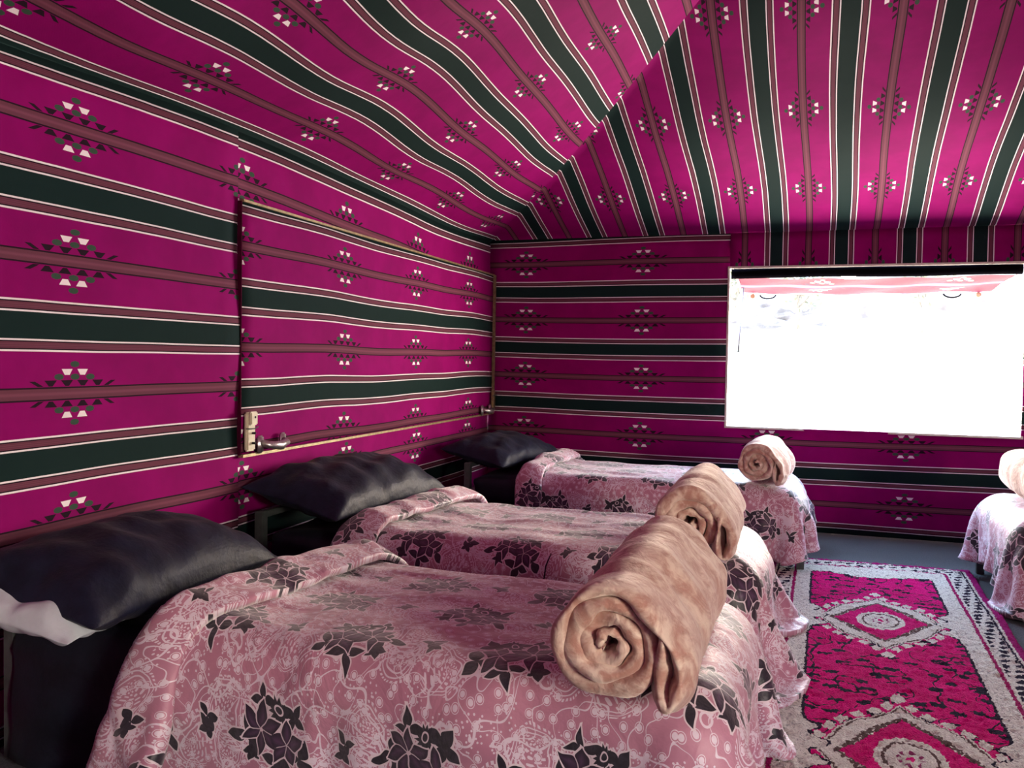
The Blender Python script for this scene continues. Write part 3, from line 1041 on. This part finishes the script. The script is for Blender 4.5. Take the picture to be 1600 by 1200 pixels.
# far bed
FB = (0.36, 2.72, -1.48, -0.46)
make_bed('steel bed frame of the farthest bed against the back wall', *FB, ZT + 0.02)
make_mattress('mattress in a dark sheet on the farthest bed by the back wall', FB[0] + 0.03, FB[1] - 0.03, FB[2] + 0.01, FB[3] - 0.01, ZR + 0.02, ZT + 0.02, 33)
X, fo = layout(lambda y: 0.74 + 0.10 * min(1, max(0, (y + 1.48) / 1.0)), lambda y: 3.02, -1.80, -0.20, H_, 0.22)
P = drape(X, fo, (FB[0], FB[1], FB[2], FB[3], ZR + 0.02, ZT + 0.02), ZT + 0.02, seed=3, rest_noise=0.02)
make_duvet('floral duvet on the farthest bed, lying along the back wall beneath the window', P, X, uo=0.37, vo=0.05)
# right-hand bed, head towards the unseen right wall
RB = (3.86, 6.24, -2.06, -1.02)
make_bed('steel bed frame at the right edge, foot legs standing beside the rug', *RB, ZT + 0.02, head='right')
make_mattress('mattress in a dark sheet on the bed at the right edge', RB[0] + 0.03, RB[1] - 0.03, RB[2] + 0.01, RB[3] - 0.01, ZR + 0.02, ZT + 0.02, 34)
X, fo = layout(lambda y: 3.53, lambda y: 5.55, -2.42, -0.72, H_, 0.0, False)
P = drape(X, fo, (RB[0], RB[1], RB[2], RB[3], ZR + 0.02, ZT + 0.02), ZT + 0.02, seed=4, rest_noise=0.05)
make_duvet('pale crumpled floral duvet spilling over the foot of the bed at the right edge', P, X, uo=0.11, vo=0.17)

# ================================================================ pillows
def pillow_mesh(lx, ly, h, seed, n=34, pinch=0.18, wr=0.007):
    """local mesh: closed cushion, length along y, returns verts, faces"""
    w = sines(seed, 10, 1.0, 3.2)
    V, F = [], []
    for side in (1, -1):
        for i in range(n + 1):
            for j in range(n + 1):
                u, v = i / n * 2 - 1, j / n * 2 - 1
                k = (max(0, 1 - abs(u) ** 2.6) * max(0, 1 - abs(v) ** 3.2)) ** 0.55
                x = u * lx / 2 * (1 - pinch * 0.5 * (1 - v * v) * abs(u))
                y = v * ly / 2 * (1 - pinch * 0.35 * (1 - u * u) * abs(v))
                edge = 1 - min(1, k)
                rad = math.atan2(v, u)
                z = side * h * (0.62 if side > 0 else 0.38) * k
                z += wr * float(w(x * 2.2, y * 2.2)) * min(1, k * 3) * (1 if side > 0 else 0.4)
                z += wr * 0.9 * math.sin(rad * 17 + seed) * edge * min(1, k * 6)
                V.append((x, y, z))
    m_ = (n + 1) ** 2
    for i in range(n):
        for j in range(n):
            a = i * (n + 1) + j
            F.append((a, a + n + 1, a + n + 2, a + 1))
            F.append((m_ + a, m_ + a + 1, m_ + a + n + 2, m_ + a + n + 1))
    # stitch the rims
    rim = [(0, j) for j in range(n)] + [(i, n) for i in range(n)] + [(n, j) for j in range(n, 0, -1)] + [(i, 0) for i in range(n, 0, -1)]
    ids = [i * (n + 1) + j for i, j in rim]
    for a, b_ in zip(ids, ids[1:] + ids[:1]):
        F.append((a, b_, m_ + b_, m_ + a))
    return V, F

def place(V, loc, rz, ty=0.0, rx=0.0):
    R = Matrix.Rotation(rz, 3, 'Z') @ Matrix.Rotation(ty, 3, 'Y') @ Matrix.Rotation(rx, 3, 'X')
    return [tuple(R @ Vector(p) + Vector(loc)) for p in V]

def make_pillow(label, loc, rz, ty, rx, lx, ly, h, seed):
    V, F = pillow_mesh(lx, ly, h, seed)
    o = mesh_obj('pillow', place(V, loc, rz, ty, rx), F, M['pillow'], None, None, True, loc)
    mod(o, 'SUBSURF', levels=1, render_levels=1)
    return tag(o, label, 'pillow', 'dark pillows at the bed heads')

# nearest pillow: dark case open at its near end, white pillow inside
pn = empty('pillow', (0.40, -4.95, 0.60))
tag(pn, 'dark pillow on the nearest bed, white filling showing at its open end', 'pillow', 'dark pillows at the bed heads')
V, F = pillow_mesh(0.58, 1.08, 0.26, 5)
cs = mesh_obj('pillowcase', place(V, (0.40, -4.90, 0.620), 0.08, 0.16, -0.03), F, M['pillow'], pn, None, True)
mod(cs, 'SUBSURF', levels=1, render_levels=1)
V, F = pillow_mesh(0.48, 0.46, 0.13, 6, wr=0.008)
wi = mesh_obj('inner_pillow', place(V, (0.42, -5.245, 0.585), 0.08, 0.16, -0.03), F, M['white_fabric'], pn, None, True)
mod(wi, 'SUBSURF', levels=1, render_levels=1)
make_pillow('dark satin pillow on the middle bed, leaning on the striped wall', (0.33, -3.16, 0.66), -0.05, 0.22, 0.0, 0.58, 1.22, 0.25, 8)
make_pillow('dark pillow on the farthest bed, grey where window light falls on it', (0.46, -0.92, 0.64), -0.16, 0.18, 0.0, 0.56, 1.08, 0.22, 12)

# ================================================================ rolled blankets
def roll_mesh(R, L, turns, tail, seed, core=0.014):
    """cross-section path in (a right, b up), swept along the roll axis (local y); axis at the origin"""
    t = (R - core) / turns
    path = []
    n = int(turns * 44)
    a_end = math.radians(20)                          # outer layer leaves on the right-hand side
    a0 = a_end + turns * 2 * math.pi
    for i in range(n + 1):
        f = i / n
        an = a0 - f * turns * 2 * math.pi             # clockwise from the core, over the top, to the right
        r = core + (R - core - t * 0.5) * f + 0.006 * math.sin(an * 3 + seed) * f
        path.append((r * math.cos(an), r * math.sin(an) * 0.97))
    if tail:
        b0 = -R + t * 0.5
        pa, pb = path[-1]
        x1 = R + t * 0.35
        seq = [(x1, pb - 0.05), (x1 + 0.004, -0.06), (x1, b0 + 0.055), (x1 - 0.012, b0 + 0.012), (x1 - t * 0.75, b0 - 0.004), (x1 - t * 1.25, b0 + 0.030),
               (x1 - t * 1.15, b0 + 0.10), (x1 - t * 0.95, b0 + 0.17)]
        cur = (pa, pb)
        for q in seq:
            for k in range(1, 5):
                path.append((cur[0] + (q[0] - cur[0]) * k / 4, cur[1] + (q[1] - cur[1]) * k / 4))
            cur = q
        # soften the polyline
        for _ in range(6):
            for i in range(n - 4, len(path) - 1):
                path[i] = tuple(0.25 * path[i - 1][k] + 0.5 * path[i][k] + 0.25 * path[i + 1][k] for k in (0, 1))
    w1_ = sines(seed, 10, 1.2, 4.0); w2_ = sines(seed + 7, 10, 3.0, 8.0); w3_ = sines(seed + 13, 8, 0.5, 2.0)
    hw = t * 0.50
    na = 26
    ring = []                                        # (axial fraction -1..1 sense, normal offset, end flag)
    for k in range(na + 1): ring.append((-1 + 2 * k / na, 1.0, 0))
    for k in range(1, 6):
        a = math.pi / 2 - math.pi * k / 6; ring.append((1, math.sin(a), math.cos(a)))
    for k in range(na + 1): ring.append((1 - 2 * k / na, -1.0, 0))
    for k in range(1, 6):
        a = -math.pi / 2 + math.pi * k / 6; ring.append((-1, math.sin(a), -math.cos(a)))
    V, F = [], []
    m_ = len(ring); np_ = len(path)
    s = 0.0
    for i, (pa, pb) in enumerate(path):
        q0, q1 = path[max(i - 1, 0)], path[min(i + 1, np_ - 1)]
        tx, ty_ = q1[0] - q0[0], q1[1] - q0[1]
        ln = math.hypot(tx, ty_) + 1e-9
        nx_, ny_ = ty_ / ln * -1, tx / ln            # left of travel = outwards for clockwise spiral
        if i: s += math.hypot(pa - path[i - 1][0], pb - path[i - 1][1])
        endw = 0.008 * float(w3_(s * 1.0, 0.3)) + 0.006 * math.sin(i * 0.35 + seed)
        cap = 1.0 if 3 < i < np_ - 4 else 0.55
        for (af, of, ef) in ring:
            ax_ = af * (L / 2 - hw) + ef * hw * 1.1 + (endw if af > 0 else -endw) * abs(af) ** 8
            lump = 0.0050 * float(w1_(s * 0.7, ax_ * 2.2)) + 0.0026 * float(w2_(s * 0.6, ax_ * 1.6))
            lump += 0.004 * math.sin(i * 0.8 + seed) * abs(af) ** 12
            o_ = of * hw * cap * (0.96 + 0.10 * math.sin(s * 9 + seed)) + lump * (1 if of > 0 else -1) * abs(of)
            sag = 0.006 * math.cos(ax_ * 5)
            V.append((pa + nx_ * o_, ax_, pb + ny_ * o_ + 0.0 * sag))
    for i in range(np_ - 1):
        for k in range(m_):
            a, b_ = i * m_ + k, i * m_ + (k + 1) % m_
            F.append((a, b_, b_ + m_, a + m_))
    F.append(tuple(range(m_))[::-1]); F.append(tuple((np_ - 1) * m_ + k for k in range(m_)))
    return V, F

def make_roll(label, front, back, R, turns, tail, seed):
    f_, b_ = Vector(front), Vector(back)
    d = (b_ - f_)
    L = d.length
    V, F = roll_mesh(R, L, turns, tail, seed)
    c = (f_ + b_) / 2
    yv = d.normalized(); xv = yv.cross(Vector((0, 0, 1))).normalized(); zv = xv.cross(yv)
    W_ = [tuple(c + xv * p[0] + yv * p[1] + zv * p[2]) for p in V]
    o = mesh_obj('rolled_blanket', W_, F, M['plush'], None, None, True, (c.x, c.y, c.z - R))
    return tag(o, label, 'blanket', GRP_R)

make_roll('largest rolled plush blanket, beige, spiral end facing the camera on the nearest bed', (2.200, -5.31, 0.690), (2.225, -4.36, 0.690), 0.162, 3.6, True, 3)
make_roll('rolled plush blanket on the middle bed, behind the largest roll', (2.235, -3.86, 0.725), (2.215, -2.86, 0.700), 0.158, 3.0, True, 9)
make_roll('smallest rolled plush blanket, on the farthest bed below the window', (2.430, -1.52, 0.710), (2.500, -0.70, 0.710), 0.145, 3.3, True, 15)
make_roll('rolled plush blanket cut off by the right edge of the picture', (4.07, -2.05, 0.710), (4.05, -1.12, 0.710), 0.155, 2.8, False, 21)

# ================================================================ rug
def make_rug():
    hw, Lr = 0.635, 4.45
    nu, nv = 130, 400
    n1, n2 = sines(41, 10, 8, 26), sines(42, 6, 0.3, 1.0)
    us = np.linspace(-hw, hw, nu); vs = np.linspace(0, Lr, nv)
    U, Vv = np.meshgrid(us, vs, indexing='ij')
    rs = np.random.RandomState(3)
    Z = 0.026 + 0.004 * n2(U, Vv) * 0.6 + rs.uniform(-0.004, 0.004, U.shape) + 0.0015 * n1(U, Vv)
    Z[0, :] = Z[-1, :] = 0.004; Z[:, 0] = Z[:, -1] = 0.004
    ang = math.radians(2.3)
    ca, sa = math.cos(ang), math.sin(ang)
    # v runs from the far edge towards the camera
    ex = 0.006 * np.sin(Vv * 7) * (np.abs(U) / hw) ** 6
    Xw = 3.165 + (U + ex) * ca - Vv * sa * 1.0
    Yw = -1.10 + U * sa * 1.0 - Vv * ca
    V = np.stack([Xw, Yw, Z], axis=2).reshape(-1, 3)
    T = np.stack([U, Vv], axis=2).reshape(-1, 2)
    f = [q[::-1] for q in grid_faces(nu, nv)]
    root = mesh_obj('rug', V, f, M['rug'], None, T, True, (3.165, -1.10, 0.0))
    return tag(root, 'magenta and cream shaggy rug with lozenge medallions on the grey floor', 'rug')
make_rug()

# ================================================================ outside, seen over-bright through the window
def ground_z(x, y):
    t = min(1, max(0, (y - 8.0) / 10.0))
    return 0.2 + 2.2 * t * t * (3 - 2 * t)
gw = sines(61, 8, 0.03, 0.12)
o = sheet('ground', lin(-14, 22, 50), lin(9, 34, 40), lambda x, y: (x, y, ground_z(x, y) + 0.12 * float(gw(x, y))), lambda x, y: (x, y), None, M['sand'])
o['kind'] = 'structure'
def rock(label, cx, cy, rx, ry, hz, seed):
    r = sines(seed, 12, 0.25, 1.1); r2_ = sines(seed + 1, 12, 1.0, 3.0)
    V, F = [], []
    nu, nv = 48, 24
    for i in range(nu):
        for j in range(nv + 1):
            a = 2 * math.pi * i / nu; b_ = math.pi / 2 * j / nv
            k = 1 + 0.12 * float(r(math.cos(a) * 2 + b_, math.sin(a) * 2)) + 0.05 * float(r2_(math.cos(a) * 2, math.sin(a) * 2 + b_ * 2))
            V.append((cx + rx * math.cos(a) * math.cos(b_) ** 0.7 * k, cy + ry * math.sin(a) * math.cos(b_) ** 0.7 * k, 1.9 + hz * math.sin(b_) ** 0.8 * k))
    for i in range(nu):
        for j in range(nv):
            a = i * (nv + 1) + j; b_ = ((i + 1) % nu) * (nv + 1) + j
            F.append((a, b_, b_ + 1, a + 1))
    o = mesh_obj('rock_outcrop', V, F, M['rock'], None, None, False, (cx, cy, 1.9))
    return tag(o, label, 'rock', 'rocks outside')
rock('pale rock outcrop outside, right part of the window view', 8.3, 23.0, 4.2, 2.0, 4.0, 71)
rock('distant pale rock ridge outside, left part of the window view', -1.0, 30.0, 8.0, 2.0, 2.6, 75)
def tree(label, x, y, h, seed, spread=1.0, nleaf=700):
    rnd = random.Random(seed)
    z0 = ground_z(x, y) - 0.1
    root = empty('tree', (x, y, z0))
    tag(root, label, 'tree', 'dry trees outside')
    t = MB(); lf = MB()
    trunk = [(x + 0.10 * math.sin(k * 1.3 + seed) * k / 4, y, z0 + h * 0.55 * k / 5) for k in range(6)]
    t.tube(trunk, [0.055 - 0.005 * k for k in range(6)], 8)
    tips = []
    for b_ in range(9):
        s_ = Vector(trunk[rnd.randint(2, 5)])
        a = rnd.uniform(0, 2 * math.pi)
        e_ = s_ + Vector((math.cos(a) * spread * rnd.uniform(0.4, 1.0), math.sin(a) * spread * 0.7, h * rnd.uniform(0.2, 0.5)))
        mid = (s_ + e_) / 2 + Vector((0, 0, -0.08))
        t.tube([s_, mid, e_], [0.03, 0.022, 0.010], 6)
        tips += [e_, mid]
    t.build('trunk', M['bark'], root, True)
    for k in range(nleaf):
        c = rnd.choice(tips) + Vector((rnd.gauss(0, 0.35), rnd.gauss(0, 0.35), rnd.gauss(0, 0.25)))
        a = Vector((rnd.uniform(-1, 1), rnd.uniform(-1, 1), rnd.uniform(-1, 1))).normalized() * 0.09
        b_ = a.cross(Vector((rnd.uniform(-1, 1), rnd.uniform(-1, 1), 1))).normalized() * 0.045
        n0 = len(lf.v)
        lf.v += [tuple(c - a), tuple(c + b_), tuple(c + a), tuple(c - b_)]
        lf.f.append([n0, n0 + 1, n0 + 2, n0 + 3])
    fo_ = lf.build('foliage', M['leaf'], root)
    fo_['kind'] = 'stuff'
tree('sparse tree outside at the left end of the window view', 1.3, 17.0, 2.6, 1)
tree('bushy dry tree outside, left of the middle of the window view', 2.9, 18.0, 2.8, 2)
tree('thin tree outside in the middle of the window view', 5.9, 16.5, 2.6, 3)
tree('tall bare-stemmed tree outside at the right end of the window view', 8.6, 16.0, 4.5, 4, 1.3, 900)
